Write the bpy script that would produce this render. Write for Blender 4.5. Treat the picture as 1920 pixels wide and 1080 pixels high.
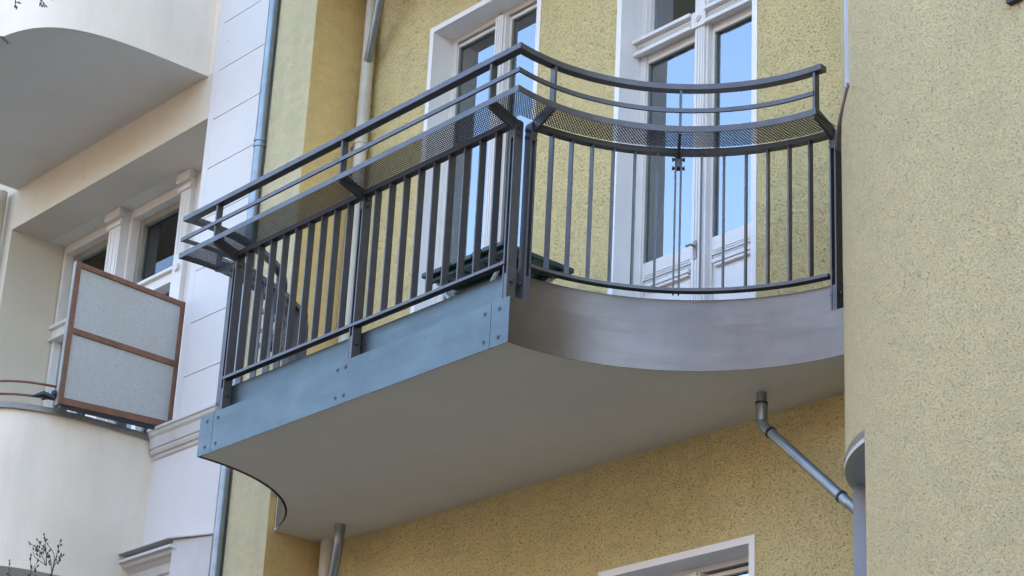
import bpy, bmesh, math, random
from mathutils import Vector, Matrix
sc = bpy.context.scene
for o in list(bpy.data.objects): bpy.data.objects.remove(o)
R_ = math.radians

# ------------------------------------------------------------------ camera
cam_d = bpy.data.cameras.new('camera'); cam = bpy.data.objects.new('camera', cam_d)
sc.collection.objects.link(cam); sc.camera = cam
cam_d.sensor_width = 36; cam_d.lens = 75.54; cam_d.clip_start = 0.1; cam_d.clip_end = 2000
rot = Matrix(((0.6561540919, 0.2608771443, 0.7080995151),
              (0.7530914941, -0.2862014166, -0.5924035370),
              (0.0481145413, 0.9219716727, -0.3842565890)))
cam.matrix_world = Matrix.Translation((9.864, -7.085, 1.6)) @ rot.to_4x4()

# ------------------------------------------------------------------ light
SUN_EL, SUN_AZ = R_(36), R_(25)      # azimuth clockwise from +y
w = bpy.data.worlds.new('World'); sc.world = w; w.use_nodes = True
nt = w.node_tree; sky = nt.nodes.new('ShaderNodeTexSky'); sky.sky_type = 'NISHITA'
sky.sun_disc = False; sky.sun_elevation = SUN_EL; sky.sun_rotation = SUN_AZ
sky.air_density = 1.0; sky.dust_density = 2.0; sky.ozone_density = 1.0
nt.links.new(sky.outputs[0], nt.nodes['Background'].inputs[0])
nt.nodes['Background'].inputs[1].default_value = 0.15
sl = bpy.data.lights.new('sun', 'SUN'); so = bpy.data.objects.new('sun', sl)
sc.collection.objects.link(so); sl.energy = 2.5; sl.angle = R_(.5); sl.color = (1, .93, .84)
sd = Vector((math.sin(SUN_AZ)*math.cos(SUN_EL), math.cos(SUN_AZ)*math.cos(SUN_EL), math.sin(SUN_EL)))
so.rotation_euler = sd.to_track_quat('Z', 'Y').to_euler()
sc.view_settings.view_transform = 'Standard'; sc.view_settings.look = 'None'
sc.view_settings.exposure = 2.8; sc.view_settings.gamma = 1
sc.render.engine = 'CYCLES'

# ------------------------------------------------------------------ materials
def new_mat(name):
    m = bpy.data.materials.new(name); m.use_nodes = True
    return m, m.node_tree, m.node_tree.nodes['Principled BSDF']
def coords(t, scale=(1,1,1), rot=(0,0,0)):
    g = t.nodes.new('ShaderNodeNewGeometry'); mp = t.nodes.new('ShaderNodeMapping')
    mp.inputs['Scale'].default_value = scale; mp.inputs['Rotation'].default_value = rot
    t.links.new(g.outputs['Position'], mp.inputs['Vector']); return mp.outputs[0]
def noise(t, vec, scale, detail=4, rough=.5):
    n = t.nodes.new('ShaderNodeTexNoise'); n.inputs['Scale'].default_value = scale
    n.inputs['Detail'].default_value = detail; n.inputs['Roughness'].default_value = rough
    t.links.new(vec, n.inputs['Vector']); return n.outputs['Fac']
def ramp(t, fac, stops):
    r = t.nodes.new('ShaderNodeValToRGB'); e = r.color_ramp.elements
    while len(e) > 1: e.remove(e[-1])
    e[0].position = stops[0][0]; e[0].color = stops[0][1] + (1,)
    for p, c in stops[1:]:
        k = e.new(p); k.color = c + (1,)
    t.links.new(fac, r.inputs[0]); return r.outputs[0]
def mixc(t, fac, a, b, mode='MIX'):
    m = t.nodes.new('ShaderNodeMix'); m.data_type = 'RGBA'; m.blend_type = mode
    for s, v in ((0, fac), (6, a), (7, b)):
        if isinstance(v, (int, float)): m.inputs[s].default_value = v
        elif isinstance(v, tuple): m.inputs[s].default_value = v + (1,)
        else: t.links.new(v, m.inputs[s])
    return m.outputs[2]
def bump(t, h, strength, dist, normal=None):
    b = t.nodes.new('ShaderNodeBump'); b.inputs['Strength'].default_value = strength
    b.inputs['Distance'].default_value = dist; t.links.new(h, b.inputs['Height'])
    if normal: t.links.new(normal, b.inputs['Normal'])
    return b.outputs[0]
def g3(v): return (v, v, v)

def stucco(name, col, pit_shade, depth=.010, thr=.355, fine=1.0, mott=.08, stk_amt=.8):
    m, t, p = new_mat(name)
    pits = noise(t, coords(t, (85*fine, 85*fine, 150*fine), (.1, .3, .2)), 1.0, 3, .62)
    pm = ramp(t, pits, [(thr-.07, g3(0)), (thr, g3(.55)), (thr+.09, g3(1))])
    rough = noise(t, coords(t, (70*fine, 70*fine, 110*fine)), 1.3, 6, .75)
    lump = noise(t, coords(t), 26, 4, .6)
    var = noise(t, coords(t), 1.3, 5, .6); var2 = noise(t, coords(t, (1, 1, 1.6)), 9, 4, .6)
    rr = lambda f, lo=.35, hi=.65: ramp(t, f, [(lo, g3(0)), (hi, g3(1))])
    c = mixc(t, rr(var), tuple(x*.94 for x in col), tuple(min(1, x*1.05) for x in col))
    c = mixc(t, rr(var2), c, tuple(min(1, x*(1+mott)) for x in (col[0]*1.02, col[1], col[2]*.96)))
    c = mixc(t, rr(rough, .3, .7), mixc(t, 1.0, c, g3(.80), 'MULTIPLY'), c)
    stk = noise(t, coords(t, (5, 5, .45)), 1.0, 4, .6)
    c = mixc(t, rr(stk, .45, .75), c, mixc(t, 1.0, c, tuple(1-(1-q)*stk_amt for q in (.90, .895, .875)), 'MULTIPLY'))
    c = mixc(t, pm, pit_shade, c)  # shade inside the pits put into the colour
    t.links.new(c, p.inputs['Base Color']); p.inputs['Roughness'].default_value = .95
    p.inputs['Specular IOR Level'].default_value = .15
    n = bump(t, lump, .8, .014); n = bump(t, rough, 1.0, .009, n); n = bump(t, pm, .8, depth, n)
    t.links.new(n, p.inputs['Normal']); return m
M_YEL = stucco('yellow_stucco', (.80, .665, .335), (.52, .41, .18), thr=.36, depth=.013)
M_BAY = stucco('pale_yellow_stucco', (.87, .725, .41), (.58, .46, .23), thr=.36, fine=1.55, depth=.010, mott=.03, stk_amt=.5)
M_PIL = stucco('yellow_pilaster_stucco', (.76, .68, .42), (.50, .44, .25), depth=.005, thr=.34, fine=1.2)
M_BOUNCE = stucco('bounce_tinted_stucco', (.93, .68, .30), (.76, .53, .22), depth=.003, thr=.28, fine=1.2)

def render_mat(name, col, stain, bumpd=.001, stainamt=.35, rough=.85, specks=1):
    m, t, p = new_mat(name)
    v = coords(t); vs = coords(t, (3.0, 3.0, .5))
    a = noise(t, v, 1.1, 5, .6); b = noise(t, vs, 2.0, 5, .65); g = noise(t, v, 140, 2)
    c = mixc(t, ramp(t, a, [(.42, g3(0)), (.72, g3(stainamt))]), col, stain)
    c = mixc(t, ramp(t, b, [(.5, g3(0)), (.8, g3(stainamt))]), c, stain)
    sp = noise(t, v, 9, 2, .4)
    c = mixc(t, ramp(t, sp, [(.0, g3(specks)), (.225, g3(.6*specks)), (.24, g3(0))]), c, tuple(x*.45 for x in stain))
    t.links.new(c, p.inputs['Base Color']); p.inputs['Roughness'].default_value = rough
    p.inputs['Specular IOR Level'].default_value = .3
    lo = noise(t, v, 12, 3)
    n = bump(t, lo, .25, .006); t.links.new(bump(t, g, .5, bumpd, n), p.inputs['Normal']); return m
M_WHITE = render_mat('white_facade_paint', (.72, .695, .665), (.66, .64, .60), stainamt=.3)
M_CREAM = render_mat('cream_render', (.88, .76, .61), (.68, .60, .47), stainamt=.6, specks=0)
M_LOGGIA = render_mat('ochre_cream_render', (.66, .60, .49), (.58, .50, .34), stainamt=.4)
M_SOFFIT = render_mat('soffit_paint', (.73, .70, .62), (.60, .57, .49), stainamt=.3, specks=0)
M_CORN = render_mat('cornice_paint', (.64, .62, .585), (.45, .41, .34), stainamt=.5)

def paint(name, col, rough=.5, spec=.5, dirt=.12, metal=0.0, sc_=6):
    m, t, p = new_mat(name); v = coords(t)
    a = noise(t, v, sc_, 5, .65); g = noise(t, v, 60, 3)
    c = mixc(t, ramp(t, a, [(.4, g3(0)), (.75, g3(1))]), col, tuple(x*(1-dirt) for x in col))
    t.links.new(c, p.inputs['Base Color']); p.inputs['Metallic'].default_value = metal
    r = t.nodes.new('ShaderNodeMapRange'); r.inputs[3].default_value = max(0, rough-.1); r.inputs[4].default_value = min(1, rough+.12)
    t.links.new(a, r.inputs[0]); t.links.new(r.outputs[0], p.inputs['Roughness'])
    p.inputs['Specular IOR Level'].default_value = spec
    t.links.new(bump(t, g, .15, .001), p.inputs['Normal']); return m
M_FRAME = paint('white_window_paint', (.74, .715, .68), .38, .5, .08)
M_REVEAL = render_mat('white_reveal_paint', (.86, .84, .82), (.66, .63, .6), stainamt=.25)
M_PUTTY = paint('grey_inner_frame', (.30, .295, .25), .6, .3, .2)
M_IRON = paint('iron_mica_paint', (.112, .107, .112), .42, .6, .18, .55, 14)
M_SHELF = paint('dark_shelf_paint', (.045, .042, .045), .5, .4, .2, .3, 14)
M_ZPIPE = paint('galvanised_pipe', (.30, .34, .36), .38, .5, .25, .75, 9)
M_BPIPE = paint('cream_painted_pipe', (.60, .56, .46), .45, .5, .2, 0, 5)
M_RUST = paint('rusty_brown_paint', (.23, .105, .062), .6, .4, .35, .1, 10)
M_DUCT = paint('pale_grey_plastic', (.50, .53, .58), .45, .5, .1)
M_GREEN = paint('dark_green_paint', (.016, .050, .038), .35, .5, .3, 0, 12)
M_BLUE = paint('pale_blue_steel', (.38, .47, .50), .4, .5, .1, .2)
M_CAP = paint('weathered_sheet_cap', (.30, .285, .25), .55, .5, .35, .3)
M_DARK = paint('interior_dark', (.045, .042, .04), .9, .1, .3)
M_BLACK = paint('black_plastic', (.02, .02, .022), .4, .5, .2)
M_JAMB = paint('grey_blue_jamb', (.43, .47, .53), .5, .4, .08)
M_ROAD = paint('asphalt', (.055, .055, .058), .85, .3, .25, 0, 2)
M_PAVE = render_mat('pavement_slabs', (.10, .097, .09), (.07, .068, .062), stainamt=.6)
M_OPP = paint('brown_render', (.25, .20, .16), .9, .1, .2)
M_BARK = paint('grey_brown_bark', (.10, .075, .065), .9, .1, .3, 0, 30)
M_BUD = paint('purple_brown_bud', (.065, .045, .06), .7, .2, .3, 0, 50)
M_BUDG = paint('olive_bud', (.17, .17, .05), .7, .2, .3, 0, 50)
M_REFL_STRIP = paint('reflection_strip_white', (.86, .86, .84), .9, .1, .15, 0, 3)  # white of the strips that imitate reflections in the panes
M_CONDUIT = paint('brown_grey_conduit', (.27, .23, .20), .5, .5, .4, 0, 20)

def zinc(name, col, metal=.8, rough=.42):
    m, t, p = new_mat(name); v = coords(t); vs = coords(t, (1, 1, 7))
    a = noise(t, v, 2.2, 5, .6); b = noise(t, vs, 3, 5, .7); g = noise(t, coords(t, (8, 8, 160)), 1.0, 3)
    c = mixc(t, ramp(t, a, [(.32, g3(0)), (.68, g3(1))]), tuple(x*.80 for x in col), tuple(x*1.12 for x in col))
    c = mixc(t, ramp(t, b, [(.45, g3(0)), (.8, g3(.5))]), c, tuple(x*.8 for x in col))
    t.links.new(c, p.inputs['Base Color']); p.inputs['Metallic'].default_value = metal
    r = t.nodes.new('ShaderNodeMapRange'); r.inputs[3].default_value = rough-.1; r.inputs[4].default_value = rough+.14
    t.links.new(b, r.inputs[0]); t.links.new(r.outputs[0], p.inputs['Roughness'])
    n = bump(t, a, .25, .01); t.links.new(bump(t, g, .2, .0006, n), p.inputs['Normal']); return m
M_ZINC = zinc('titanium_zinc_sheet', (.095, .118, .124), rough=.38)
M_ZINC_REFL = zinc('zinc_sheet_bay_reflection', (.165, .137, .118), rough=.30)  # brown reflection of the bay put into the side sheets' colour

def glass(name, tint=(.9, .95, 1), base=.30):
    m = bpy.data.materials.new(name); m.use_nodes = True; t = m.node_tree
    for n in list(t.nodes): t.nodes.remove(n)
    out = t.nodes.new('ShaderNodeOutputMaterial'); mx = t.nodes.new('ShaderNodeMixShader')
    tr = t.nodes.new('ShaderNodeBsdfTransparent'); gl = t.nodes.new('ShaderNodeBsdfGlossy')
    tr.inputs[0].default_value = (.93, .95, .95, 1); gl.inputs[0].default_value = tint + (1,)
    gl.inputs['Roughness'].default_value = .015
    fr = t.nodes.new('ShaderNodeFresnel'); fr.inputs[0].default_value = 1.5
    mr = t.nodes.new('ShaderNodeMapRange'); mr.inputs[1].default_value = 0; mr.inputs[2].default_value = 1
    mr.inputs[3].default_value = base; mr.inputs[4].default_value = 1
    t.links.new(fr.outputs[0], mr.inputs[0]); t.links.new(mr.outputs[0], mx.inputs[0])
    v = coords(t); t.links.new(bump(t, noise(t, v, 2.0, 1), .10, .02), gl.inputs['Normal'])
    t.links.new(tr.outputs[0], mx.inputs[1]); t.links.new(gl.outputs[0], mx.inputs[2]); t.links.new(mx.outputs[0], out.inputs[0])
    return m
M_GLASS = glass('window_glass', tint=(.82, .88, .92), base=.28)
M_GLASS2 = glass('dull_window_glass', base=.03)
def frosted():
    m, t, p = new_mat('frosted_wired_glass'); v = coords(t)
    a = noise(t, v, 120, 3, .6); b = noise(t, v, 2, 4)
    c = mixc(t, ramp(t, a, [(.35, g3(0)), (.68, g3(1))]), (.44, .43, .395), (.57, .56, .52))
    c = mixc(t, ramp(t, b, [(.5, g3(0)), (.8, g3(.4))]), c, (.42, .38, .28))
    t.links.new(c, p.inputs['Base Color']); p.inputs['Roughness'].default_value = .28
    p.inputs['Transmission Weight'].default_value = .12
    t.links.new(bump(t, a, .8, .004), p.inputs['Normal']); return m
M_FROST = frosted()

# ------------------------------------------------------------------ mesh helpers
C = sc.collection
class MB:
    def __init__(s): s.v = []; s.f = []
    def add(s, v, f):
        n = len(s.v); s.v += [tuple(x) for x in v]; s.f += [tuple(i+n for i in q) for q in f]; return s
    def quad(s, a, b, c, d): return s.add([a, b, c, d], [(0, 1, 2, 3)])
    def box(s, x0, x1, y0, y1, z0, z1):
        return s.add([(x, y, z) for z in (z0, z1) for y in (y0, y1) for x in (x0, x1)],
                     [(0,2,3,1), (4,5,7,6), (0,1,5,4), (2,6,7,3), (0,4,6,2), (1,3,7,5)])
    def obox(s, c, u, n, hw, hd, z0, z1):      # oriented box: u width direction, n depth direction (plan)
        P = []
        for z in (z0, z1):
            for b in (-hd, hd):
                for a in (-hw, hw): P.append((c[0]+u[0]*a+n[0]*b, c[1]+u[1]*a+n[1]*b, z))
        return s.add(P, [(0,2,3,1), (4,5,7,6), (0,1,5,4), (2,6,7,3), (0,4,6,2), (1,3,7,5)])
    def prism(s, poly, z0, z1):                # plan polygon extruded in z
        n = len(poly)
        return s.add([(p[0], p[1], z) for z in (z0, z1) for p in poly],
                     [tuple(range(n-1, -1, -1)), tuple(range(n, 2*n))] + [(i, (i+1) % n, n+(i+1) % n, n+i) for i in range(n)])
    def loft(s, a, b, z0, z1):                 # strip between two plan polylines, thick in z, closed ends
        n = len(a); V = []
        for i in range(n): V += [(a[i][0], a[i][1], z0), (b[i][0], b[i][1], z0), (b[i][0], b[i][1], z1), (a[i][0], a[i][1], z1)]
        F = []
        for i in range(n-1):
            for k in range(4): F.append((4*i+k, 4*i+(k+1) % 4, 4*(i+1)+(k+1) % 4, 4*(i+1)+k))
        F += [(3, 2, 1, 0), (4*n-4, 4*n-3, 4*n-2, 4*n-1)]
        return s.add(V, F)
    def tube(s, pts, r, seg=16, caps=True):
        pts = [Vector(p) for p in pts]; rs = r if isinstance(r, (list, tuple)) else [r]*len(pts)
        V = []; up = None
        for i, p in enumerate(pts):
            if i == 0: d = pts[1]-p
            elif i == len(pts)-1: d = p-pts[-2]
            else: d = (pts[i+1]-p).normalized()+(p-pts[i-1]).normalized()
            d.normalize()
            if up is None: up = d.orthogonal().normalized()
            up = (up-d*up.dot(d)).normalized(); q = d.cross(up)
            for k in range(seg):
                a = 2*math.pi*k/seg; V.append(p+up*math.cos(a)*rs[i]+q*math.sin(a)*rs[i])
        F = []
        for i in range(len(pts)-1):
            for k in range(seg): F.append((i*seg+k, i*seg+(k+1) % seg, (i+1)*seg+(k+1) % seg, (i+1)*seg+k))
        if caps: F += [tuple(range(seg-1, -1, -1)), tuple((len(pts)-1)*seg+k for k in range(seg))]
        return s.add(V, F)
    def build(s, name, mat, parent=None, bevel=0, smooth=False):
        me = bpy.data.meshes.new(name); me.from_pydata(s.v, [], s.f); me.validate(); me.materials.append(mat)
        bm = bmesh.new(); bm.from_mesh(me); bmesh.ops.recalc_face_normals(bm, faces=bm.faces); bm.to_mesh(me); bm.free()
        if smooth:
            for p in me.polygons: p.use_smooth = True
        o = bpy.data.objects.new(name, me); C.objects.link(o)
        if smooth:
            try: me.set_sharp_from_angle(angle=R_(35))
            except Exception: pass
        if parent is not None: o.parent = parent
        if bevel:
            b = o.modifiers.new('bevel', 'BEVEL'); b.width = bevel; b.segments = 2; b.limit_method = 'ANGLE'; b.angle_limit = R_(40)
            b.harden_normals = False
        return o
def thing(name, label, cat, loc=(0, 0, 0), group=None):
    o = bpy.data.objects.new(name, None); C.objects.link(o); o.location = (0, 0, 0)
    o['label'] = label; o['category'] = cat; o.empty_display_size = .2
    if group: o['group'] = group
    return o
def tag(o, label, cat, group=None):
    o['label'] = label; o['category'] = cat
    if group: o['group'] = group
    return o
def struct(o): o['kind'] = 'structure'; return o
def smooth_path(pts, n=8):
    pts = [Vector(p) for p in pts]; out = []
    P = [pts[0]*2-pts[1]] + pts + [pts[-1]*2-pts[-2]]
    for i in range(1, len(P)-2):
        for k in range(n):
            t = k/n; a, b, c, d = P[i-1], P[i], P[i+1], P[i+2]
            out.append(.5*((2*b)+(-a+c)*t+(2*a-5*b+4*c-d)*t*t+(-a+3*b-3*c+d)*t*t*t))
    out.append(pts[-1]); return out

def wall(x0, x1, z0, z1, y, th, holes):        # wall slab facing -y with openings
    m = MB(); xs = sorted({x0, x1} | {h[0] for h in holes} | {h[1] for h in holes})
    zs = sorted({z0, z1} | {h[2] for h in holes} | {h[3] for h in holes})
    for i in range(len(xs)-1):
        for k in range(len(zs)-1):
            a, b, c, d = xs[i], xs[i+1], zs[k], zs[k+1]
            if any(a >= h[0]-1e-6 and b <= h[1]+1e-6 and c >= h[2]-1e-6 and d <= h[3]+1e-6 for h in holes): continue
            m.quad((a, y, c), (b, y, c), (b, y, d), (a, y, d)); m.quad((a, y+th, c), (a, y+th, d), (b, y+th, d), (b, y+th, c))
    for a, b, c, d in holes:
        m.quad((a, y, c), (a, y, d), (a, y+th, d), (a, y+th, c)); m.quad((b, y, c), (b, y+th, c), (b, y+th, d), (b, y, d))
        m.quad((a, y, d), (b, y, d), (b, y+th, d), (a, y+th, d)); m.quad((a, y, c), (a, y+th, c), (b, y+th, c), (b, y, c))
    m.quad((x0, y, z1), (x1, y, z1), (x1, y+th, z1), (x0, y+th, z1))
    m.quad((x0, y, z0), (x0, y, z1), (x0, y+th, z1), (x0, y+th, z0)); m.quad((x1, y, z0), (x1, y, z1), (x1, y+th, z1), (x1, y+th, z0))
    return m

# ------------------------------------------------------------------ ground
def sheet(x0, x1, y0, y1, z): return MB().quad((x0, y0, z), (x1, y0, z), (x1, y1, z), (x0, y1, z))
struct(sheet(-400, 400, -400, 400, -.13).build('ground', M_ROAD))
struct(sheet(-60, 60, -14, -6.6, -.125).build('road', M_ROAD))
struct(MB().box(-60, 60, -6.35, 2, -.3, 0).build('pavement', M_PAVE))
struct(MB().box(-60, 60, -6.6, -6.352, -.3, .003).build('kerb', M_PAVE, bevel=.01))

# ------------------------------------------------------------------ yellow building
ST = 3.77                                        # storey height
ZS = 5.0                                         # balcony soffit
yb = thing('yellow_building', 'yellow stuccoed house with recessed wall, white french doors and rounded bay', 'building')
XW = (.512, 1.497); XD = (2.217, 3.212)
holes = [(XW[0], XW[1], ZS+.29, 8.17), (XD[0], XD[1], ZS+.29, 8.17),
         (XW[0], XW[1], 1.6, 8.17-ST), (XD[0], XD[1], 1.6, 8.17-ST),
         (XW[0], XW[1], ZS+ST+.29, 8.17+ST), (XD[0], XD[1], ZS+ST+.29, 8.17+ST)]
wall(-.18, 4.6, -.2, 14, 0, .42, holes).build('wall', M_YEL, yb)
# pilaster strip: pale front, return coloured for bounced light
p = MB(); p.box(-.60, -.18, -.425, .4, -.2, 14); o = p.build('pilaster', M_PIL, yb)
# coat with bounced light in its colour, 3 mm proud of the pilaster's side
MB().box(-.179, -.176, -.4245, -.0005, -.2, 14).build('bounce_light_coat', M_BOUNCE, yb)
# dark rooms
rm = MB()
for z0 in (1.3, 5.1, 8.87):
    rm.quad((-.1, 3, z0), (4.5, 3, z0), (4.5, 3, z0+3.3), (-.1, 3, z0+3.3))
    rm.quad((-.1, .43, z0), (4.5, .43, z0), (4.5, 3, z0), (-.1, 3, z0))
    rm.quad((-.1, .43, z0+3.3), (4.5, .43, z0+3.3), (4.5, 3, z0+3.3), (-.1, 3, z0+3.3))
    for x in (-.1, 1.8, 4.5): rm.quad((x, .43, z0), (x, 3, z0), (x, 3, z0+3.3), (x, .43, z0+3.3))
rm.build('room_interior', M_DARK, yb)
def band(h, name='render_band'):               # smooth white band round an opening
    a, b, c, d = h; m = MB(); t = .032; y0, y1 = -.004, .02
    e = .004; m.box(a-t, a+e, y0, y1, c, d+t); m.box(b-e, b+t, y0, y1, c, d+t); m.box(a+e, b-e, y0, y1, d-e, d+t)
    # reveal lining
    m.box(a-.01, a+e, y1, .42, c, d-e); m.box(b-e, b+.01, y1, .42, c, d-e); m.box(a-.01, b+.01, y1, .42, d-e, d+.01)
    return m.build(name, M_REVEAL, yb)
for h in holes: band(h)

def french_door(h, transom, zb=None, leaf_depth=(.19, .19), open_top=False):
    x0, x1, z0, z1 = h; x0 += .004; x1 -= .004; z1 -= .004
    zg0 = z0+.845; cx = (x0+x1)/2
    fr = MB(); Y0 = .148
    fr.box(x0, x0+.046, Y0, .30, z0, z1); fr.box(x1-.046, x1, Y0, .30, z0, z1)
    fr.box(x0+.046, x1-.046, Y0, .30, z1-.03, z1)
    o = fr.build('french_door', M_FRAME, yb, bevel=.003)
    ml = MB(); ml.box(cx-.05, cx+.05, Y0-.02, .24, z0, z1-.031)
    ml.box(cx-.035, cx+.035, Y0-.032, Y0-.02, z0, z1-.031)
    for dx in (-.019, 0, .019): ml.box(cx+dx-.005, cx+dx+.005, Y0-.037, Y0-.032, z0, (7.40 if transom else z1-.05))
    ml.build('mullion', M_FRAME, o, bevel=.002)
    top = 7.362 if transom else z1-.045
    top = top if h[3] > 7 and h[3] < 9 else (top + (h[3]-8.17) if transom else top)
    if transom:
        tr = MB(); zt = top+.028
        tr.box(x0, cx-.052, Y0-.03, .24, zt, zt+.085); tr.box(cx+.052, x1, Y0-.03, .24, zt, zt+.085)
        for a, b in ((x0, cx-.052), (cx+.052, x1)):
            tr.box(a-.012*(a == x0), b, Y0-.062, Y0-.03, zt+.064, zt+.085)
            tr.box(a-.012*(a == x0), b, Y0-.055, Y0-.03, zt-.012, zt+.010)
            for q in (.024, .036, .048): tr.box(a+.01, b-.012, Y0-.036, Y0-.03, zt+q-.003, zt+q+.003)
        tr.box(cx-.052, cx+.052, Y0-.048, Y0-.0325, zt-.012, zt+.085)
        tr.build('transom', M_FRAME, o, bevel=.002)
        rs = MB().tube([(cx, Y0-.049, zt+.04), (cx, Y0-.058, zt+.04)], .022, 20)
        rs.tube([(cx, Y0-.058, zt+.04), (cx, Y0-.064, zt+.04)], .012, 16); rs.build('rosette', M_FRAME, o)
        for a, b in ((x0+.046, cx-.05), (cx+.05, x1-.046)):
            s = MB(); zc = zt+.085
            s.box(a, a+.012, .165, .30, zc, z1-.03); s.box(b-.012, b, .165, .30, zc, z1-.03)
            s.box(a+.012, b-.012, .165, .30, zc, zc+.03); s.box(a+.012, b-.012, .165, .30, z1-.06, z1-.03)
            so_ = s.build('transom_light', M_FRAME, o)
            MB().box(a+.012, b-.012, .195, .199, zc+.03, z1-.06).build('pane', M_GLASS, so_)
    for k, (a, b) in enumerate(((x0+.046, cx-.05), (cx+.05, x1-.046))):
        gy = leaf_depth[k]; s = MB(); st = .008 if k == 0 else .018
        ztop = top-.0
        s.box(a, a+st, .160, gy, z0+.03, ztop); s.box(b-.014, b, .160, gy, z0+.03, ztop)
        s.box(a+st, b-.014, .160, gy, ztop-.02, ztop)
        s.box(a+st, b-.014, .160, gy, zg0-.10, zg0)                       # lock rail
        s.box(a+st, b-.014, .172, gy, z0+.03, zg0-.10)                     # panel
        if transom: s.box(a, b, .160, .187, ztop, ztop+.028)
        for q in (0, 1, 2, 3): s.box(a+.03, b-.035, .156, .160, zg0-.078-q*.013, zg0-.073-q*.013)
        s.box(a+.035, b-.03, .142, .172, zg0-.155, zg0-.135); s.box(a+.045, b-.04, .150, .172, zg0-.172, zg0-.155)
        s.box(a+.045, b-.04, .165, .172, z0+.10, zg0-.20)
        l = s.build('door_leaf', M_FRAME, o, bevel=.0015)
        MB().box(a+st, b-.014, gy-.012, gy-.008, zg0, ztop-.02).build('pane', M_GLASS, l)
        # grey rebate inside the leaf
        if gy > .1:
            r = MB(); r.box(a+st, a+st+.004, .162, gy-.014, zg0, ztop-.02); r.box(a+st+.004, b-.014, .162, gy-.014, ztop-.026, ztop-.0205)
            r.build('rebate', M_PUTTY, l)
    return o
d1 = french_door(holes[0], False)
d2 = french_door(holes[1], True, leaf_depth=(.19, .19))
for h in holes[2:]: french_door(h, False)
def inner_window(h, parent):
    x0, x1, z0, z1 = h; x0 += .004; x1 -= .004; z1 -= .004; cx = (x0+x1)/2-.02; m = MB(); y0, y1 = .235, .275
    m.box(x0, x0+.045, y0, y1, z0, z1); m.box(x1-.045, x1, y0, y1, z0, z1); m.box(cx-.055, cx+.055, y0-.01, y1, z0, z1)
    for a, b in ((x0+.045, cx-.055), (cx+.055, x1-.045)):
        m.box(a, b, y0, y1, z1-.09, z1); m.box(a, b, y0, y1, z0, z0+.80)
        m.box(a, a+.05, y0+.006, y1-.004, z0+.80, z1-.09); m.box(b-.05, b, y0+.006, y1-.004, z0+.80, z1-.09)
    o = m.build('inner_casement', M_FRAME, parent, bevel=.003)
    for a, b in ((x0+.045, cx-.055), (cx+.055, x1-.045)): MB().box(a+.05, b-.05, .25, .254, z0+.80, z1-.09).build('pane', M_GLASS, o)
inner_window(holes[0], yb); inner_window(holes[1], yb)
# handle on the right-hand door
hd = MB().box(2.700, 2.722, .106, .111, 6.02, 6.12); hd.tube([(2.711, .11, 6.09), (2.711, .08, 6.09), (2.68, .075, 6.088)], .007, 8)
hd.build('handle', M_CAP, d2)
# pale strips behind the panes, added for the light bands in the glass
def reflection_strip(x0, x1, y, z0, z1, folds):
    m = MB(); n = folds*10; P = []
    for i in range(n+1):
        t = i/n; P.append((x0+(x1-x0)*t, y+(.02 if y > .4 else .007)*math.sin(t*folds*2*math.pi)+(.008 if y > .4 else 0)*math.sin(t*17)))
    m.loft(P, [(a, b+.003) for a, b in P], z0, z1); return m.build('reflection_strip', M_REFL_STRIP, yb, smooth=True)
reflection_strip(2.23, 2.47, .50, 5.3, 7.9, 4); reflection_strip(2.98, 3.2, .46, 5.3, 7.9, 4)
reflection_strip(.50, .66, .46, 5.3, 7.9, 3); reflection_strip(1.36, 1.5, .46, 5.3, 7.9, 3)

for a, b, zt_ in ((2.27, 2.43, 7.34), (2.735, 2.85, 7.22), (3.02, 3.16, 7.16), (2.56, 2.64, 7.05)): reflection_strip(a, b, .215, 6.16, zt_, 2)  # added close behind the glass to imitate its pale and grey reflections
for a, b, zt_ in ((.56, .72, 8.1), (.86, .93, 7.9), (1.08, 1.17, 7.75), (1.33, 1.45, 7.9)): reflection_strip(a, b, .215, 6.16, zt_, 2)
# rounded bay on the right
BC = (5.0427, .004); BR = .95
prof = [(BC[0]+BR*math.cos(R_(a)), BC[1]+BR*math.sin(R_(a))) for a in range(176, 271, 2)]
i243 = None
A = [176+2*i for i in range(len(prof))]
# put an exact vertex at the opening edges
for a_ in (200.0, 243.7):
    k = next(i for i, a in enumerate(A) if a >= a_)
    if abs(A[k]-a_) > 1e-6: A.insert(k, a_); prof.insert(k, (BC[0]+BR*math.cos(R_(a_)), BC[1]+BR*math.sin(R_(a_))))
    else: A[k] = a_
ZH = 4.366
bay = MB(); 
flat = [(BC[0]+.3*i, BC[1]-BR) for i in range(1, 16)]
P = prof+flat; AA = A+[999]*len(flat)
for i in range(len(P)-1):
    hole = AA[i] >= 200 and AA[i+1] <= 243.71
    for z0, z1 in ((-.2, 2.3), (2.3, ZH), (ZH, 14)):
        if hole and z0 == 2.3: continue
        bay.quad((*P[i], z0), (*P[i+1], z0), (*P[i+1], z1), (*P[i], z1))
# wall thickness beside the opening and head
inner = [(BC[0]+(BR-.28)*math.cos(R_(a)), BC[1]+(BR-.28)*math.sin(R_(a))) for a in A if 200 <= a <= 243.71]
outer = [(BC[0]+BR*math.cos(R_(a)), BC[1]+BR*math.sin(R_(a))) for a in A if 200 <= a <= 243.71]
bay.quad((*outer[-1], 2.3), (*inner[-1], 2.3), (*inner[-1], ZH), (*outer[-1], ZH))
bo = bay.build('bay', M_BAY, yb, smooth=True)
so_ = MB().prism(outer+[(4.62, -.2), (4.6, .0), (4.16, 0.0)], ZH-.004, ZH+.05); so_.build('bay_window_head', M_DUCT, yb)
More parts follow.
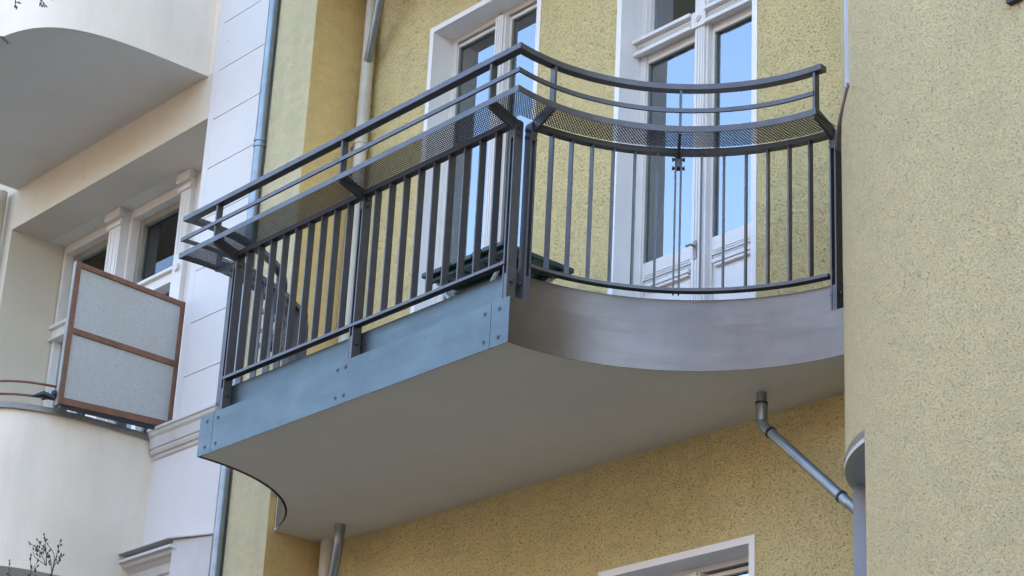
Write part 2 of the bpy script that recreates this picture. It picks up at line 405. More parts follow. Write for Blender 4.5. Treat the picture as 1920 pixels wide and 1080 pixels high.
# white band along the head of the opening
hb = MB(); o1 = [(BC[0]+(BR+.004)*math.cos(R_(a)), BC[1]+(BR+.004)*math.sin(R_(a))) for a in A if 200 <= a <= 243.71]
o0 = [(BC[0]+(BR-.03)*math.cos(R_(a)), BC[1]+(BR-.03)*math.sin(R_(a))) for a in A if 200 <= a <= 243.71]
hb.loft(o0, o1, ZH-.006, ZH+.012); hb.build('render_band', M_CORN, yb)
jw = MB(); n_ = (.7595, .6505); u_ = (-.6505, .7595)
P1 = (4.2195, -.45); P2 = (P1[0]+.5*n_[0], P1[1]+.5*n_[1])
jw.prism([P1, P2, (P2[0]+.03*u_[0], P2[1]+.03*u_[1]), (P1[0]+.03*u_[0], P1[1]+.03*u_[1])], 2.3, ZH-.005)
jw.build('bay_window', M_JAMB, yb)

def box_thing(name, x0, x1, y0, y1, z0, z1, mat, par): return MB().box(x0, x1, y0, y1, z0, z1).build(name, mat, par)
box_thing('unseen_rear_mass', -.55, 34, 3.05, 14, -.2, 14.5, M_YEL, yb)  # unseen building mass, added to block the sun from behind
box_thing('sun_block_roof', -.6, 34, .43, 3.04, 13.9, 14.4, M_RUST, yb)  # unseen, added to stop sunlight coming over the wall
box_thing('sun_block_wing', 9.55, 34, -.95, 3.04, -.2, 13.8, M_YEL, yb)  # unseen, added to keep sun off the street at the side

# ------------------------------------------------------------------ balcony outline
XC = 1.9045; CX = 3.136+1.088; CY = -1.465; RR = 1.088
def arc_right(off, a_end, n=28, a_start=None):
    r = RR-off; a0 = 180+math.degrees(math.asin(off/r)) if a_start is None else a_start
    return [(CX+r*math.cos(R_(a0+(a_end-a0)*i/n)), CY+r*math.sin(R_(a0+(a_end-a0)*i/n))) for i in range(n+1)]
def mir(pts): return [(2*XC-x, y) for x, y in pts][::-1]
def outline(off, a_r, a_l, n=28): return mir(arc_right(off, a_l, n)) + arc_right(off, a_r, n)

def make_balcony(dz, label):
    b = thing('balcony', label, 'balcony', group=None)
    ol = outline(-.012, 92.5, 107.5)
    sl_ = MB().prism([(-.17, -.38)]+ol+[(4.25, 0-.0), (-.17, 0-.0)], ZS+dz, ZS+.205+dz)
    sl_.build('slab', M_SOFFIT, b)
    # front sheet (centre) and the two wrapping side sheets, 3 mm joints
    yf = CY
    xl, xr = .673+.125, 3.136-.125
    f = MB(); f.box(xl+.0015, xr-.0015, yf, yf+.004, ZS-.006+dz, ZS+.213+dz)
    f.box(xl+.0015, xr-.0015, yf+.0041, yf+.058, ZS+.209+dz, ZS+.213+dz)
    fs = f.build('front_sheet', M_ZINC, b)
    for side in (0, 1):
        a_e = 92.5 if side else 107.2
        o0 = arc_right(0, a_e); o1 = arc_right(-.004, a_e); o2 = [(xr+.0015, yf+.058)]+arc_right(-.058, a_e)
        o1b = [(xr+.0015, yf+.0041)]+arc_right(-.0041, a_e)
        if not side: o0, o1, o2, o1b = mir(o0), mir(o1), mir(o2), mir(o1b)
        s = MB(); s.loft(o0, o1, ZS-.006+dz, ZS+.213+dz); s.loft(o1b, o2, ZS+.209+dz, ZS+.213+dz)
        s.build('side_sheet', M_ZINC_REFL, b, smooth=True)
    MB().box(2*XC-3.072, 3.072, yf+.060, yf+.064, ZS+.2135+dz, ZS+.362+dz).build('upstand_sheet', M_ZINC, b)
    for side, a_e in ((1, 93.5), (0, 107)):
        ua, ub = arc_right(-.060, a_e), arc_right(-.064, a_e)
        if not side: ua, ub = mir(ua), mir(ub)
        MB().loft(ua, ub, ZS+.2135+dz, ZS+.362+dz).build('upstand_sheet', M_ZINC_REFL, b, smooth=True)
    for x0_, x1_ in ((xr+.0015, 3.1355), (2*XC-3.1355, 2*XC-xr-.0015)):
        MB().box(x0_, x1_, yf, yf+.004, ZS-.006+dz, ZS+.213+dz).build('corner_sheet', M_ZINC, b)
    dk = MB().prism([(-.17, -.36)]+outline(-.07, 93.5, 107.5)+[(4.2, -.002), (-.17, -.002)], ZS+.2055+dz, ZS+.285+dz)
    dk.build('floor', M_PAVE, b)
    for x, z in ((.735, .175), (.835, .175), (.735, .035), (.835, .035), (1.865, .178), (1.93, .178), (1.865, .035), (1.93, .035),
                 (2.965, .17), (3.065, .17), (2.965, .035), (3.065, .035)):
        q = MB().tube([(x, yf+.001, ZS+z+dz), (x, yf-.0025, ZS+z+dz)], .011, 16)
        sc_ = q.build('screw', M_ZINC, b); MB().tube([(x, yf-.0026, ZS+z+dz), (x, yf-.0045, ZS+z+dz)], .0048, 8).build('screw_core', M_BLACK, sc_)
    return b
balc = make_balcony(0, 'grey zinc-clad balcony slab with scooped sides on the yellow house')
# ------------------------------------------------------------------ railing
def make_railing(dz, label):
    r = thing('balcony_railing', label, 'railing')
    A_R, A_L = 96.6, 97.5
    def Z(z): return z+dz
    m = MB(); m.loft(outline(.150, A_R-1, A_L), outline(.105, A_R-1, A_L), Z(6.336), Z(6.366))
    m.build('handrail', M_IRON, r, bevel=.0025)
    m = MB(); m.loft(outline(.150, A_R+1.6, A_L), outline(.139, A_R+1.6, A_L), Z(6.217), Z(6.238)); m.build('middle_rail', M_IRON, r)
    # planter shelf: perforated sheet with real holes, and edge strip
    rows = 12; o_out, o_in = .142, -.02
    def cell(m, c00, c10, c11, c01, z):
        cx_ = (c00[0]+c10[0]+c11[0]+c01[0])/4; cy_ = (c00[1]+c10[1]+c11[1]+c01[1])/4; V = [(*c00, z), (*c10, z), (*c11, z), (*c01, z)]
        e1 = ((c10[0]-c00[0])/2, (c10[1]-c00[1])/2); e2 = ((c01[0]-c00[0])/2, (c01[1]-c00[1])/2)
        for k in range(8):
            a = R_(225+45*k); q = .76
            V.append((cx_+q*(e1[0]*math.cos(a)+e2[0]*math.sin(a)), cy_+q*(e1[1]*math.cos(a)+e2[1]*math.sin(a)), z))
        m.add(V, [(0, 5, 4), (0, 1, 6, 5), (1, 7, 6), (1, 2, 8, 7), (2, 9, 8), (2, 3, 10, 9), (3, 11, 10), (3, 0, 4, 11)])
    m = MB(); z = Z(6.121)
    def front_x(off): return arc_right(off, 100)[0][0]
    nx = 204
    for j in range(rows):
        f0 = o_in+(o_out-o_in)*j/rows; f1 = o_in+(o_out-o_in)*(j+1)/rows
        def row(off):
            xr = front_x(off); xl = 2*XC-xr; return [(xl+(xr-xl)*i/nx, CY-off) for i in range(nx+1)]
        a, b = row(f0), row(f1)
        for i in range(nx): cell(m, a[i], a[i+1], b[i+1], b[i], z)
        na = 104
        a, b = arc_right(f0, A_R+.8, na), arc_right(f1, A_R+.8, na)
        for i in range(na): cell(m, a[i], a[i+1], b[i+1], b[i], z)
        a, b = mir(arc_right(f0, A_L, na)), mir(arc_right(f1, A_L, na))
        for i in range(na): cell(m, a[i], a[i+1], b[i+1], b[i], z)
    sh = m.build('planter_shelf', M_SHELF, r)
    sm = sh.modifiers.new('thickness', 'SOLIDIFY'); sm.thickness = .0015; sm.offset = 0
    m = MB(); m.loft(outline(.150, A_R+.8, A_L), outline(.1445, A_R+.8, A_L), Z(6.116), Z(6.146)); m.build('edge_strip', M_IRON, sh)
    # top and bottom bars
    for nm, z0, z1 in (('top_bar', 6.078, 6.104), ('bottom_bar', 5.382, 5.397)):
        MB().box(.84, 3.084, CY-.001, CY+.038, Z(z0), Z(z1)).build(nm, M_IRON, r)
        a_, b_ = arc_right(.001, A_R+3, 28, 174.6), arc_right(-.038, A_R+3, 28, 174.6)
        MB().loft(a_, b_, Z(z0), Z(z1)).build(nm, M_IRON, r, smooth=True)
        a_, b_ = arc_right(.001, 105.8, 28, 174.6), arc_right(-.038, 105.8, 28, 174.6)
        MB().loft(mir(a_), mir(b_), Z(z0), Z(z1)).build(nm, M_IRON, r, smooth=True)
    # stations ----------------------------------------------------------
    def baluster(c, u, n): MB().obox(c, u, n, .004, .019, Z(5.398), Z(6.077)).build('baluster', M_IRON, r)
    def bracket(ci, u, n):
        """ci: plan point of post centre, u along rail, n outward"""
        q = MB(); d_out = .174; t = .006
        def pt(s, d, z): return (ci[0]+u[0]*s+n[0]*d, ci[1]+u[1]*s+n[1]*d, Z(z))
        prof_ = [(d_out, 6.335), (d_out-.036, 6.335), (d_out-.036, 6.156), (.0, 6.112), (-.02, 6.104), (-.02, 6.045), (.0, 6.045), (d_out, 6.108)]
        V = [pt(s, d, z) for s in (-t, t) for d, z in prof_]; n8 = len(prof_)
        q.add(V, [tuple(range(n8-1, -1, -1)), tuple(range(n8, 2*n8))]+[(i, (i+1) % n8, n8+(i+1) % n8, n8+i) for i in range(n8)])
        return q.build('bracket', M_IRON, r)
    def post(ci, u, n, br=True, foot=True):
        q = MB()
        for s in (-1, 1):
            q.obox((ci[0]+u[0]*s*.0125, ci[1]+u[1]*s*.0125), u, n, .004, .026, Z(5.2145 if foot else 5.381), Z(6.10))
        q.obox((ci[0], ci[1]), u, n, .0082, .024, Z(6.012), Z(6.11))
        if foot: q.obox((ci[0], ci[1]), u, n, .0082, .024, Z(5.2145), Z(5.337))
        po = q.build('post', M_IRON, r, bevel=.001)
        for z in ((5.30, 6.065, 6.03) if foot else (6.06, 6.015)):
            bt = MB()
            a_ = [(ci[0]+u[0]*s+n[0]*.0, ci[1]+u[1]*s+n[1]*.0, Z(z)) for s in (-.030, .030)]
            bt.tube(a_, .006, 8)
            for s in (-.026, .026):
                bt.tube([(ci[0]+u[0]*(s-.004), ci[1]+u[1]*(s-.004), Z(z)), (ci[0]+u[0]*(s+.004), ci[1]+u[1]*(s+.004), Z(z))], .011, 6)
            bt.build('bolt', M_IRON, po)
        if br: bracket(ci, u, n)
    yc = CY-.0+.030
    for x in (.838, 1.948, 3.086): post((x, yc), (1, 0), (0, -1))
    for k in range(1, 10): baluster((.838+1.11*k/10, yc-.009), (1, 0), (0, -1))
    for k in range(1, 10): baluster((1.948+1.138*k/10, yc-.009), (1, 0), (0, -1))
    rp = RR+.030
    def st(a, side):
        c = (CX+rp*math.cos(R_(a)), CY+rp*math.sin(R_(a))); n = (-math.cos(R_(a)), -math.sin(R_(a))); u = (-math.sin(R_(a)), math.cos(R_(a)))
        if side < 0: c = (2*XC-c[0], c[1]); n = (-n[0], n[1]); u = (-u[0], u[1])
        return c, u, n
    for side in (1, -1):
        post(*st(175.0, side)); post(*st(137.2, side), foot=False)
        end = 98.2 if side > 0 else 105.5
        post(*st(end, side), br=side > 0)
        if side < 0: bracket(*st(101.5, side))
        for k in range(14):
            a = 169.4-5.40*k
            if abs(a-137.2) < 3 or a < end+3: continue
            c, u, n = st(a, side); baluster((c[0]+n[0]*.009, c[1]+n[1]*.009), u, n)
    return r
rail = make_railing(0, 'dark iron railing with flat balusters and perforated planter shelf on the zinc balcony')
# the same balcony one storey up (above the picture; the panes mirror it)
def copy_tree(o, dz, label):
    r = o.copy(); C.objects.link(r); r.location.z += dz; r['label'] = label
    for ch in list(o.children):
        c = ch.copy(); C.objects.link(c); c.parent = r
        for g in ch.children:
            d = g.copy(); C.objects.link(d); d.parent = c
    return r
copy_tree(balc, ST, 'uppermost zinc-clad balcony slab, one storey above the other')
copy_tree(rail, ST, 'uppermost iron railing, standing on the higher zinc balcony')

# ------------------------------------------------------------------ table on the balcony
tb = thing('folding_table', 'dark green slatted folding table standing on the balcony', 'table')
t_ = MB(); zt = 5.915; n = 8
for i in range(n):
    x = 1.665+.61*i/(n-1)*(1-.07); t_.box(x, x+.071, -.845+.008*(i % 3 == 1), -.36+.012*(i % 2), zt-.004, zt+.024)
t_.build('tabletop', M_GREEN, tb, bevel=.006)
t_ = MB()
for y in (-.80, -.62, -.42): t_.box(1.675, 2.285, y-.012, y+.012, zt-.030, zt-.005)
t_.build('batten', M_GREEN, tb, bevel=.003)
for y in (-.77, -.45):
    MB().tube([(1.72, y, zt-.025), (2.23, y, 5.29)], .011, 10).build('leg', M_BLUE, tb)
    MB().tube([(2.20, y+.028, zt-.025), (1.70, y+.028, 5.29)], .011, 10).build('leg', M_BLUE, tb)

# ------------------------------------------------------------------ pipes
def pipe_thing(name, label, mat, pts, r, rings, group=None, sm=6):
    t = thing(name, label, 'drainpipe', group=group)
    MB().tube(pts, r, 24).build('pipe', mat, t, smooth=True)
    for a, b, rr in rings: MB().tube([a, b], rr, 24).build('collar', mat, t, smooth=True)
    return t
z0 = .3
dp = pipe_thing('downpipe', 'galvanised downpipe between the white facade and the yellow pilaster', M_ZPIPE,
    [(-.64, -.452, 0.2), (-.64, -.452, 13)], .034,
    [((-.64, -.452, z), (-.64, -.452, z+.022), .040) for z in (1.0, 2.4, 3.9, 7.60, 7.64, 9.4, 11)])
bp = pipe_thing('downpipe', 'cream painted rainwater pipe in the corner of the yellow recess', M_BPIPE,
    [(-.080, -.062, 0.2), (-.080, -.062, 13)], .0405,
    [((-.080, -.062, z), (-.080, -.062, z+.016), .046) for z in (2.0, 3.82, 7.52, 7.57, 11.3)])
k = MB().tube([(-.11, -.07, 7.575), (-.172, -.07, 7.575)], .008, 8); k.tube([(-.128, -.085, 7.575), (-.128, -.055, 7.575)], .013, 6); k.build('clamp', M_CAP, bp)
def left_drain(dz, label):
    path = smooth_path([(.238, -.21, 5.02+dz), (.238, -.21, 4.93+dz), (.225, -.203, 4.87+dz), (.16, -.172, 4.74+dz), (.02, -.112, 4.50+dz), (-.055, -.08, 4.38+dz)], 8)
    return pipe_thing('drain_pipe', label, M_ZPIPE, path, .027, [((.238, -.21, 4.955+dz), (.238, -.21, 5.0+dz), .031)], group='drains from the balconies')
left_drain(0, 'short bent drain pipe below the left end of the balcony soffit')
left_drain(ST, 'slanting drain joining the cream pipe near the top of the photo')
def right_drain(dz, label):
    ring = lambda a, b, rr: (a, b, rr)
    p0 = Vector((3.507, -.242, 5.02+dz)); e = Vector((4.30, -.242, 4.134+dz))
    d = Vector((.735, 0, -.678)); bend = [(3.507, -.242, 4.90+dz), (3.510, -.242, 4.86+dz), (3.530, -.242, 4.828+dz), (3.560, -.242, 4.80+dz)]
    path = [tuple(p0)]+[tuple(x) for x in smooth_path(bend, 5)]
    last = Vector(path[-1]); endp = last+Vector((.73, 0, -.683)).normalized()*.62
    path.append(tuple(endp)); path += [tuple(x) for x in smooth_path([tuple(endp), tuple(endp+Vector((.03, .01, -.03))), (endp.x+.06, -.215, endp.z-.08), (endp.x+.065, -.21, endp.z-.16), (endp.x+.065, -.21, .2)], 5)][1:]
    t = thing('drain_pipe', label, 'drainpipe', group='drains from the balconies')
    MB().tube(path, .0245, 24).build('pipe', M_ZPIPE, t, smooth=True)
    dd = Vector((.73, 0, -.683)).normalized()
    for q, rr in ((Vector((3.507, -.242, 4.955+dz)), .0285),):
        MB().tube([q, q+Vector((0, 0, -.09))], rr-.001, 24).build('socket', M_ZPIPE, t, smooth=True)
        MB().tube([q+Vector((0, 0, -.001)), q+Vector((0, 0, -.012))], rr+.001, 24).build('seal', M_BLACK, t, smooth=True)
    for s in (.0, .565):
        q = last+dd*s
        MB().tube([q, q+dd*.012], .0285, 24).build('seal', M_BLACK, t, smooth=True)
    return t
right_drain(0, 'slanting galvanised drain with black seals under the right end of the balcony')
right_drain(ST, 'slanting galvanised drain with black seals, hung from the higher balcony')

# cable duct, conduit and anchor on the bay
cdir = (-.6505, .7595); ndir = (.7595, .6505)
q = MB().obox((4.497+.004, -.772), ndir, cdir, .0165, .016, 6.005, 13); tag(q.build('cable_duct', M_DUCT, bevel=.002), 'pale grey flat cable duct running up the rounded bay', 'cable duct')
path = smooth_path([(4.515, -.785, 6.02), (4.455, -.74, 5.985), (4.36, -.66, 5.955), (4.24, -.54, 5.955), (4.12, -.40, 5.985), (4.095, -.372, 6.03)], 8)
q = MB().tube(path, .0125, 12); tag(q.build('conduit', M_CONDUIT, smooth=True), 'curved brown-grey conduit from the cable duct to the railing end', 'conduit')
q = MB().box(5.475, 5.535, -.975, -.946, 5.945, 6.03); q.tube([(5.505, -.96, 6.00), (5.505, -1.02, 6.03), (5.515, -1.03, 6.11)], .012, 8)
tag(q.build('wall_anchor', M_BLACK), 'small dark wall anchor at the top right of the bay', 'anchor')

# ------------------------------------------------------------------ white building
wb = thing('white_building', 'white and cream old house with loggia and curved solid parapets', 'building')
YA = -.425; XR = -.70; XL = -1.355; XLL = -4.03
# pilaster with joints
m = MB(); m.box(XL+.002, XR-.002, YA+.012, 1.0, -.2, 14); m.build('pilaster', M_WHITE, wb)
zj = [6.207+.3665*k for k in range(-17, 22)]
zj = [z for z in zj if 6 < z < 14]; zz = [5.88]+zj+[14]
m = MB()
for a, b in zip(zz[:-1], zz[1:]): m.box(-1.289, XR, YA, YA+.0125, a+.0026, b-.0026)
m.build('ashlar_course', M_WHITE, wb, bevel=.002)
m = MB(); m.box(XL, -1.290, YA+.0005, YA+.0125, 5.88, 14); m.build('corner_strip', M_WHITE, wb)
m = MB(); m.box(-1.60, XR-.001, YA-.001, YA+.2, -.2, 5.879); m.build('pier', M_WHITE, wb)
# facade left of the loggia and lintels
LZ = [(4.82-.0, 8.08), (8.41, 11.67), (1.2, 4.49)]
m = MB(); m.box(-9, XLL, YA, 1.0, -.2, 14); m.box(XLL, XL, YA, -.10, 8.075, 8.60); m.box(XLL, XL, YA, -.10, 4.485, 5.0); m.box(XLL, XL, YA, 1, 11.6, 14)
m.build('wall', M_LOGGIA, wb)
m = MB(); m.box(XLL+.001, XL-.001, YA-.0015, YA-.0005, 8.074, 8.409); m.build('lintel', M_LOGGIA, wb)
# loggia shell
m = MB(); m.box(XLL, XL, -.099, 1.2, 8.08, 8.4); m.build('loggia_ceiling', M_SOFFIT, wb)
m = MB(); m.box(XLL, XL, -.099, 1.2, 4.82, 5.0); m.build('loggia_floor', M_PAVE, wb)
m = MB(); m.box(XLL, XLL+.004, YA+.001, .02, 5.0, 8.08); m.build('loggia_side', M_LOGGIA, wb)
m = MB(); m.box(XLL, XL, .5, .55, 5.0, 8.1); m.build('room_interior', M_DARK, wb)
# loggia windows at y = 0
def wwin(x0, x1):
    f = MB(); y = .0
    f.box(x0, x0+.04, y+.03, .16, 5.0, 8.078); f.box(x1-.04, x1, y+.03, .16, 5.0, 8.078)
    f.box(x0+.04, x1-.04, y+.03, .16, 8.01, 8.078)
    for a, b, yy in ((7.30, 7.385, 0), (7.385, 7.41, -.03), (7.29, 7.305, -.025), (5.6, 5.7, .0)): f.box(x0+.001, x1-.001, y+yy+.02, .15, a, b)
    f.box((x0+x1)/2-.03, (x0+x1)/2+.03, y+.04, .14, 5.0, 7.30)
    o = f.build('window', M_FRAME, wb, bevel=.003)
    s = MB(); s.box(x0+.041, x0+.09, .10, .15, 7.41, 8.009); s.box(x1-.09, x1-.041, .10, .15, 7.41, 8.009)
    s.box(x0+.09, x1-.09, .10, .15, 7.96, 8.009); s.box(x0+.09, x1-.09, .10, .15, 7.41, 7.45); s.build('sash', M_PUTTY, o)
    MB().box(x0+.08, x1-.08, .13, .134, 7.42, 8.0).build('pane', M_GLASS2, o)
    MB().box(x0+.04, (x0+x1)/2-.03, .09, .094, 5.7, 7.29).build('pane', M_GLASS2, o)
    MB().box((x0+x1)/2+.03, x1-.04, .09, .094, 5.7, 7.29).build('pane', M_GLASS2, o)
    return o
wwin(XLL+.006, -3.235); wwin(-3.065, -2.262)
def wpost(x0, x1):
    m = MB(); m.box(x0, x1, -.035, .16, 5.0, 8.079)
    for k in range(3): m.box(x0+.03+k*(x1-x0-.06)/2-.010, x0+.03+k*(x1-x0-.06)/2+.010, -.039, -.035, 7.46, 7.93)
    m.box(x0-.012, x1+.012, -.055, -.0355, 7.95, 7.975); m.box(x0-.02, x1+.02, -.075, -.036, 8.01, 8.079)
    m.tube([((x0+x1)/2, -.036, 7.355), ((x0+x1)/2, -.055, 7.355)], .03, 16)
    return m.build('window_post', M_FRAME, wb, bevel=.003)
wpost(-3.234, -3.066); wpost(-2.261, -2.13)
m = MB(); m.box(-2.129, XL, .0, .16, 5.0, 8.079); m.build('loggia_back_wall', M_WHITE, wb)
# curved parapets
def sup(hw, d, n=4.5, cx=-2.72, N=72, y0=YA):
    out = []
    for i in range(N+1):
        a = math.pi*i/N; c, s = math.cos(a), math.sin(a)
        out.append((cx+hw*math.copysign(abs(c)**(2/n), c), y0-d*abs(s)**(2/n)))
    return out
def parapet(hw, d, z0, z1, slab_mat):
    pts = sup(hw, d); m = MB(); inn = sup(hw-.12, d-.12)
    m.loft(pts, inn, z0, z1); o = m.build('balcony_parapet', M_CREAM, wb, smooth=True)
    s = MB().prism(sup(hw-.002, d-.002), z0-.001, z0+.20); s.build('balcony_soffit', slab_mat, wb)
    c = MB(); c.loft(sup(hw+.022, d+.022), sup(hw-.13, d-.13), z1, z1+.014); c.loft(sup(hw+.022, d+.022), sup(hw+.019, d+.019), z1-.022, z1-.0005)
    c.build('parapet_cap', M_CAP, wb, smooth=True); return o
parapet(1.31, 1.30, 8.41, 9.45, M_SOFFIT); parapet(1.17, 1.17, 4.85, 5.855, M_SOFFIT)
MB().box(-40, -.62, 1.25, 14, -.2, 14.6).build('unseen_rear_mass', M_CREAM, wb)  # unseen mass behind the facade, added to block the sun
MB().box(-40, -9.01, YA, 1.24, -.2, 14.5).build('sun_block_wing', M_CREAM, wb)  # unseen end of the row, added against sun from the side
# cornices on the pilaster
def moulding(prof_, x0, x1, name='cornice', mitre=0):
    n = len(prof_); m = MB(); V = [(x0, YA-d, z) for d, z in prof_]+[(x1-mitre*d, YA-d, z) for d, z in prof_]
    m.add(V, [tuple(range(n-1, -1, -1)), tuple(range(n, 2*n))]+[(i, (i+1) % n, n+(i+1) % n, n+i) for i in range(n)])
    return m.build(name, M_CORN, wb)
pr = [(-.01, 5.905), (.075, 5.895), (.08, 5.875), (.07, 5.87), (.066, 5.85), (.052, 5.835), (.046, 5.77), (.036, 5.765), (.036, 5.752), (.028, 5.735), (.014, 5.73), (.014, 5.71), (.0, 5.70), (-.01, 5.70)]
moulding(pr, -1.53, XR-.01)
pr2 = [(-.01, 5.06), (.15, 5.03), (.155, 5.01), (.13, 5.005), (.12, 4.985), (.10, 4.975), (.07, 4.95), (.06, 4.90), (.045, 4.89), (.045, 4.86), (.02, 4.84), (-.01, 4.84)]
moulding(pr2, -1.62, -.84, mitre=.9)
m = MB(); m.prism([(-1.62, YA-.165), (-.985, YA-.165), (XR-.005, YA-.045), (XR-.005, YA), (-1.62, YA)], 5.062, 5.070)
m.prism([(-.985+.005, YA-.13), (XR-.005, YA-.03), (XR-.005, YA), (-.90, YA)], 4.70, 5.058); m.build('cornice_cap', M_CORN, wb)
MB().box(-1.60, XL-.001, YA-.001, YA+.2, 8.42, 14).build('pier', M_CREAM, wb)
# rail on the lower parapet
cr = thing('parapet_rail', 'thin brown double rail above the curved cream parapet', 'railing')
for z in (6.03, 5.945):
    pts = [(x, y, z) for x, y in sup(1.14, 1.12, N=90)]
    pts = [p for p in pts if not (p[0] > -1.60 and p[1] > -1.19) and not (p[0] < -3.8 and p[1] > -.5)]
    MB().tube(pts, .008, 8).build('bar', M_RUST, cr, smooth=True)
for xx, yy in ((-2.72, -1.545), (-2.1, -1.53), (-3.3, -1.53)):
    MB().tube([(xx, yy, 5.86), (xx, yy, 6.03)], .007, 8).build('baluster', M_RUST, cr)
# privacy screen
ps = thing('privacy_screen', 'frosted glass screen in a rusty brown frame on the cream balcony', 'screen')
xs = -1.449; yb0, yb1 = -.385, -1.195; za, zb_, zc = 5.875, 6.345, 6.80
t = .016
def lean(m, ya, yb_, za0, za1, zb0, zb1, hx):   # bar in the screen's plane, from ya to yb_, sloping
    return m.add([(xs+sx*hx, y, z) for sx in (-1, 1) for y, z in ((ya, za0), (ya, za1), (yb_, zb1), (yb_, zb0))],
                 [(0,1,2,3), (4,7,6,5), (0,4,5,1), (1,5,6,2), (2,6,7,3), (3,7,4,0)])
Bz = lambda y: 5.862+(y-yb1)*.058; Tz = lambda y: 6.812-(y-yb1)*.045; Mz = lambda y: 6.352-(y-yb1)*.01
f = MB(); A_, B_ = yb1+.033, yb0-.028
lean(f, yb1, A_, Bz(yb1), Tz(yb1), Bz(A_), Tz(A_), t); lean(f, B_, yb0, Bz(B_), Tz(B_), Bz(yb0), Tz(yb0), t)
for fn, lo, hi in ((Bz, 0, .045), (Tz, -.036, -.002), (Mz, -.019, .019)): lean(f, A_, B_, fn(A_)+lo, fn(A_)+hi, fn(B_)+lo, fn(B_)+hi, t-.001)
f.build('frame', M_RUST, ps, bevel=.002)
lean(MB(), A_-.004, B_+.004, Bz(A_)+.04, Mz(A_)-.014, Bz(B_)+.04, Mz(B_)-.014, .003).build('glass_panel', M_FROST, ps)
lean(MB(), A_-.004, B_+.004, Mz(A_)+.014, Tz(A_)-.03, Mz(B_)+.014, Tz(B_)-.03, .003).build('glass_panel', M_FROST, ps)
lean(MB(), yb1+.02, yb0-.02, Bz(yb1)-.020, Bz(yb1)-.001, Bz(yb0)-.028, Bz(yb0)-.001, .010).build('black_gap_strip', M_BLACK, ps)  # black strip filling the gap under the frame
MB().box(xs-t-.004, xs+t-.004, yb1-.007, yb1-.001, 5.855, 6.81).build('edge_profile', M_CAP, ps)
rg = MB(); random.seed(4)
for k in range(4):
    a = Vector((-1.47, -1.21, 5.90)); b = a+Vector((random.uniform(-.10, .03), random.uniform(-.12, .02), random.uniform(-.02, .03)))
    rg.tube([a, (a+b)/2+Vector((0, 0, .02)), b], [.016, .022, .004], 6)
tag(rg.build('plastic_tie', M_BLACK), 'black plastic tie knotted at the foot of the brown screen frame', 'tie')
# rain pipe at the loggia's left edge
pp = pipe_thing('downpipe', 'cream round pipe at the far left beside the loggia', M_BPIPE, [(-4.155, -.49, .2), (-4.155, -.49, 8.41)], .045, [((-4.155, -.49, 6.9), (-4.155, -.49, 6.93), .05)])

# ------------------------------------------------------------------ bare tree at the left edge
random.seed(11)
tr = thing('bare_tree', 'leafless tree whose budding twigs reach in at the left edge', 'tree')
MB().tube(smooth_path([(-.75, -2.6, -.05), (-.70, -2.6, 2.5), (-.72, -2.65, 5.0), (-.80, -2.6, 7.4), (-.7, -2.6, 9.2)], 6), [.09-.06*i/24 for i in range(25)], 12).build('trunk', M_BARK, tr, smooth=True)
def twig(pts, r0, r1, buds, green=0, name='twig'):
    P = smooth_path(pts, 6); n = len(P)
    t = MB().tube(P, [r0+(r1-r0)*i/(n-1) for i in range(n)], 6).build(name, M_BARK, tr, smooth=True)
    m = MB(); mg = MB()
    for b, d in buds:
        b = Vector(b); d = Vector(d).normalized(); L = random.uniform(.012, .021)
        q = mg if random.random() < green else m
        q.tube([b, b+d*L*.35, b+d*L*.75, b+d*L], [.0015, .0042, .0034, .0006], 6)
    if m.v: m.build('bud', M_BUD, t)
    if mg.v: mg.build('bud', M_BUDG, t)
# lower branch and its sprigs (in the plane y = -2.6)
twig([(-.70, -2.6, 2.6), (0, -2.6, 3.1), (.6, -2.58, 3.55), (1.1, -2.6, 3.8), (1.42, -2.6, 4.0)], .02, .006, [], name='branch')
def sprig(base, tips, spread=.02, green=.15):
    bx, bz = base; buds = []
    for tx, tz in tips:
        mid = ((bx+tx)/2+random.uniform(-.02, .02), -2.6+random.uniform(-.03, .03), (bz+tz)/2+random.uniform(-.005, .02))
        buds = []
        for k in range(5):
            s = .45+.55*k/5; x = bx+(tx-bx)*s+random.uniform(-.014, .014); z = bz+(tz-bz)*s+random.uniform(-.008, .008)
            buds.append(((x, -2.6, z), (random.uniform(-.8, .8), random.uniform(-.5, .5), 1)))
        buds.append(((tx, -2.6, tz), (tx-bx, 0, tz-bz)))
        twig([(bx, -2.6, bz), mid, (tx, -2.6, tz)], .0022, .0011, buds, green)
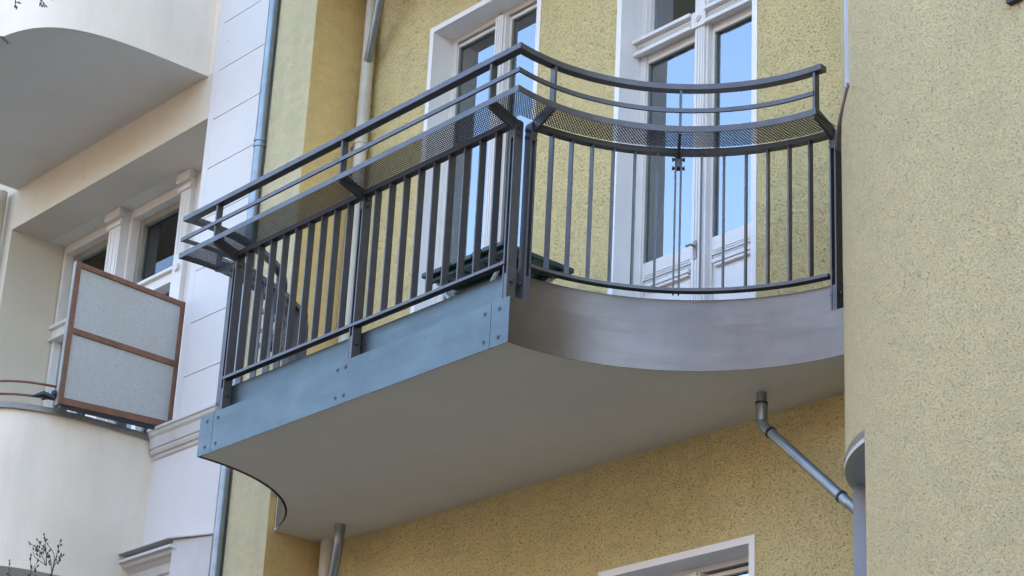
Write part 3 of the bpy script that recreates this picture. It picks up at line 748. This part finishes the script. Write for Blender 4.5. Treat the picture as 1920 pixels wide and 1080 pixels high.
# pixel columns of the photo converted beforehand to x/z in that plane
sprig((1.42, 4.00), [(1.36, 4.10), (1.32, 4.17), (1.46, 4.14), (1.50, 4.07)])
sprig((1.36, 4.05), [(1.22, 4.15), (1.17, 4.19), (1.24, 4.19), (1.30, 4.20)], green=.3)
sprig((1.22, 3.92), [(1.27, 4.08), (1.20, 4.12)])
sprig((1.02, 3.95), [(1.00, 4.13), (.96, 4.05)], green=.5)
# upper twigs hanging in from above
twig([(-.8, -2.6, 7.0), (-.5, -2.6, 7.45), (-.1, -2.6, 7.62), (.4, -2.6, 7.52), (.62, -2.6, 7.44)], .016, .006, [], name='branch')
def hang(base, tips):
    for tx, tz in tips:
        mid = ((base[0]*.6+tx*.4)+random.uniform(-.015, .015), -2.6, (base[1]*.5+tz*.5))
        buds = [((tx, -2.6, tz), (tx-base[0], 0, tz-base[1]))]
        for k in range(3):
            s = .55+.15*k; buds.append(((base[0]+(tx-base[0])*s+random.uniform(-.008, .008), -2.6, base[1]+(tz-base[1])*s), (random.uniform(-1, 1), 0, -1)))
        twig([(base[0], -2.6, base[1]), mid, (tx, -2.6, tz)], .0035, .0015, buds)
hang((.42, 7.36), [(.52, 7.265), (.47, 7.29)]); hang((.52, 7.32), [(.60, 7.285)])
hang((.13, 7.46), [(.155, 7.405), (.19, 7.42)])
hang((-.06, 7.34), [(.05, 7.255), (.14, 7.19), (.10, 7.22), (-.01, 7.30)])

# ------------------------------------------------------------------ houses across the street
oh = thing('opposite_house', 'long pale rendered house row across the street, seen only in reflections', 'building')
hs = [(x, x+1.1, z, z+1.9) for x in range(-38, 32, 3) for z in (1.2, 4.6, 8.0)]
w_ = MB(); wm = wall(-40, 34, -.2, 12, 0, .4, hs); w_.v = [(x, -24-y, z) for x, y, z in wm.v]; w_.f = wm.f
w_.build('wall', M_OPP, oh)
MB().box(-40, 34, -36, -24.6, -.2, 12).build('unseen_rear_mass', M_DARK, oh)
MB().box(-40, 34, -24.4, -23.7, 12.01, 12.5).build('eaves', M_SOFFIT, oh)
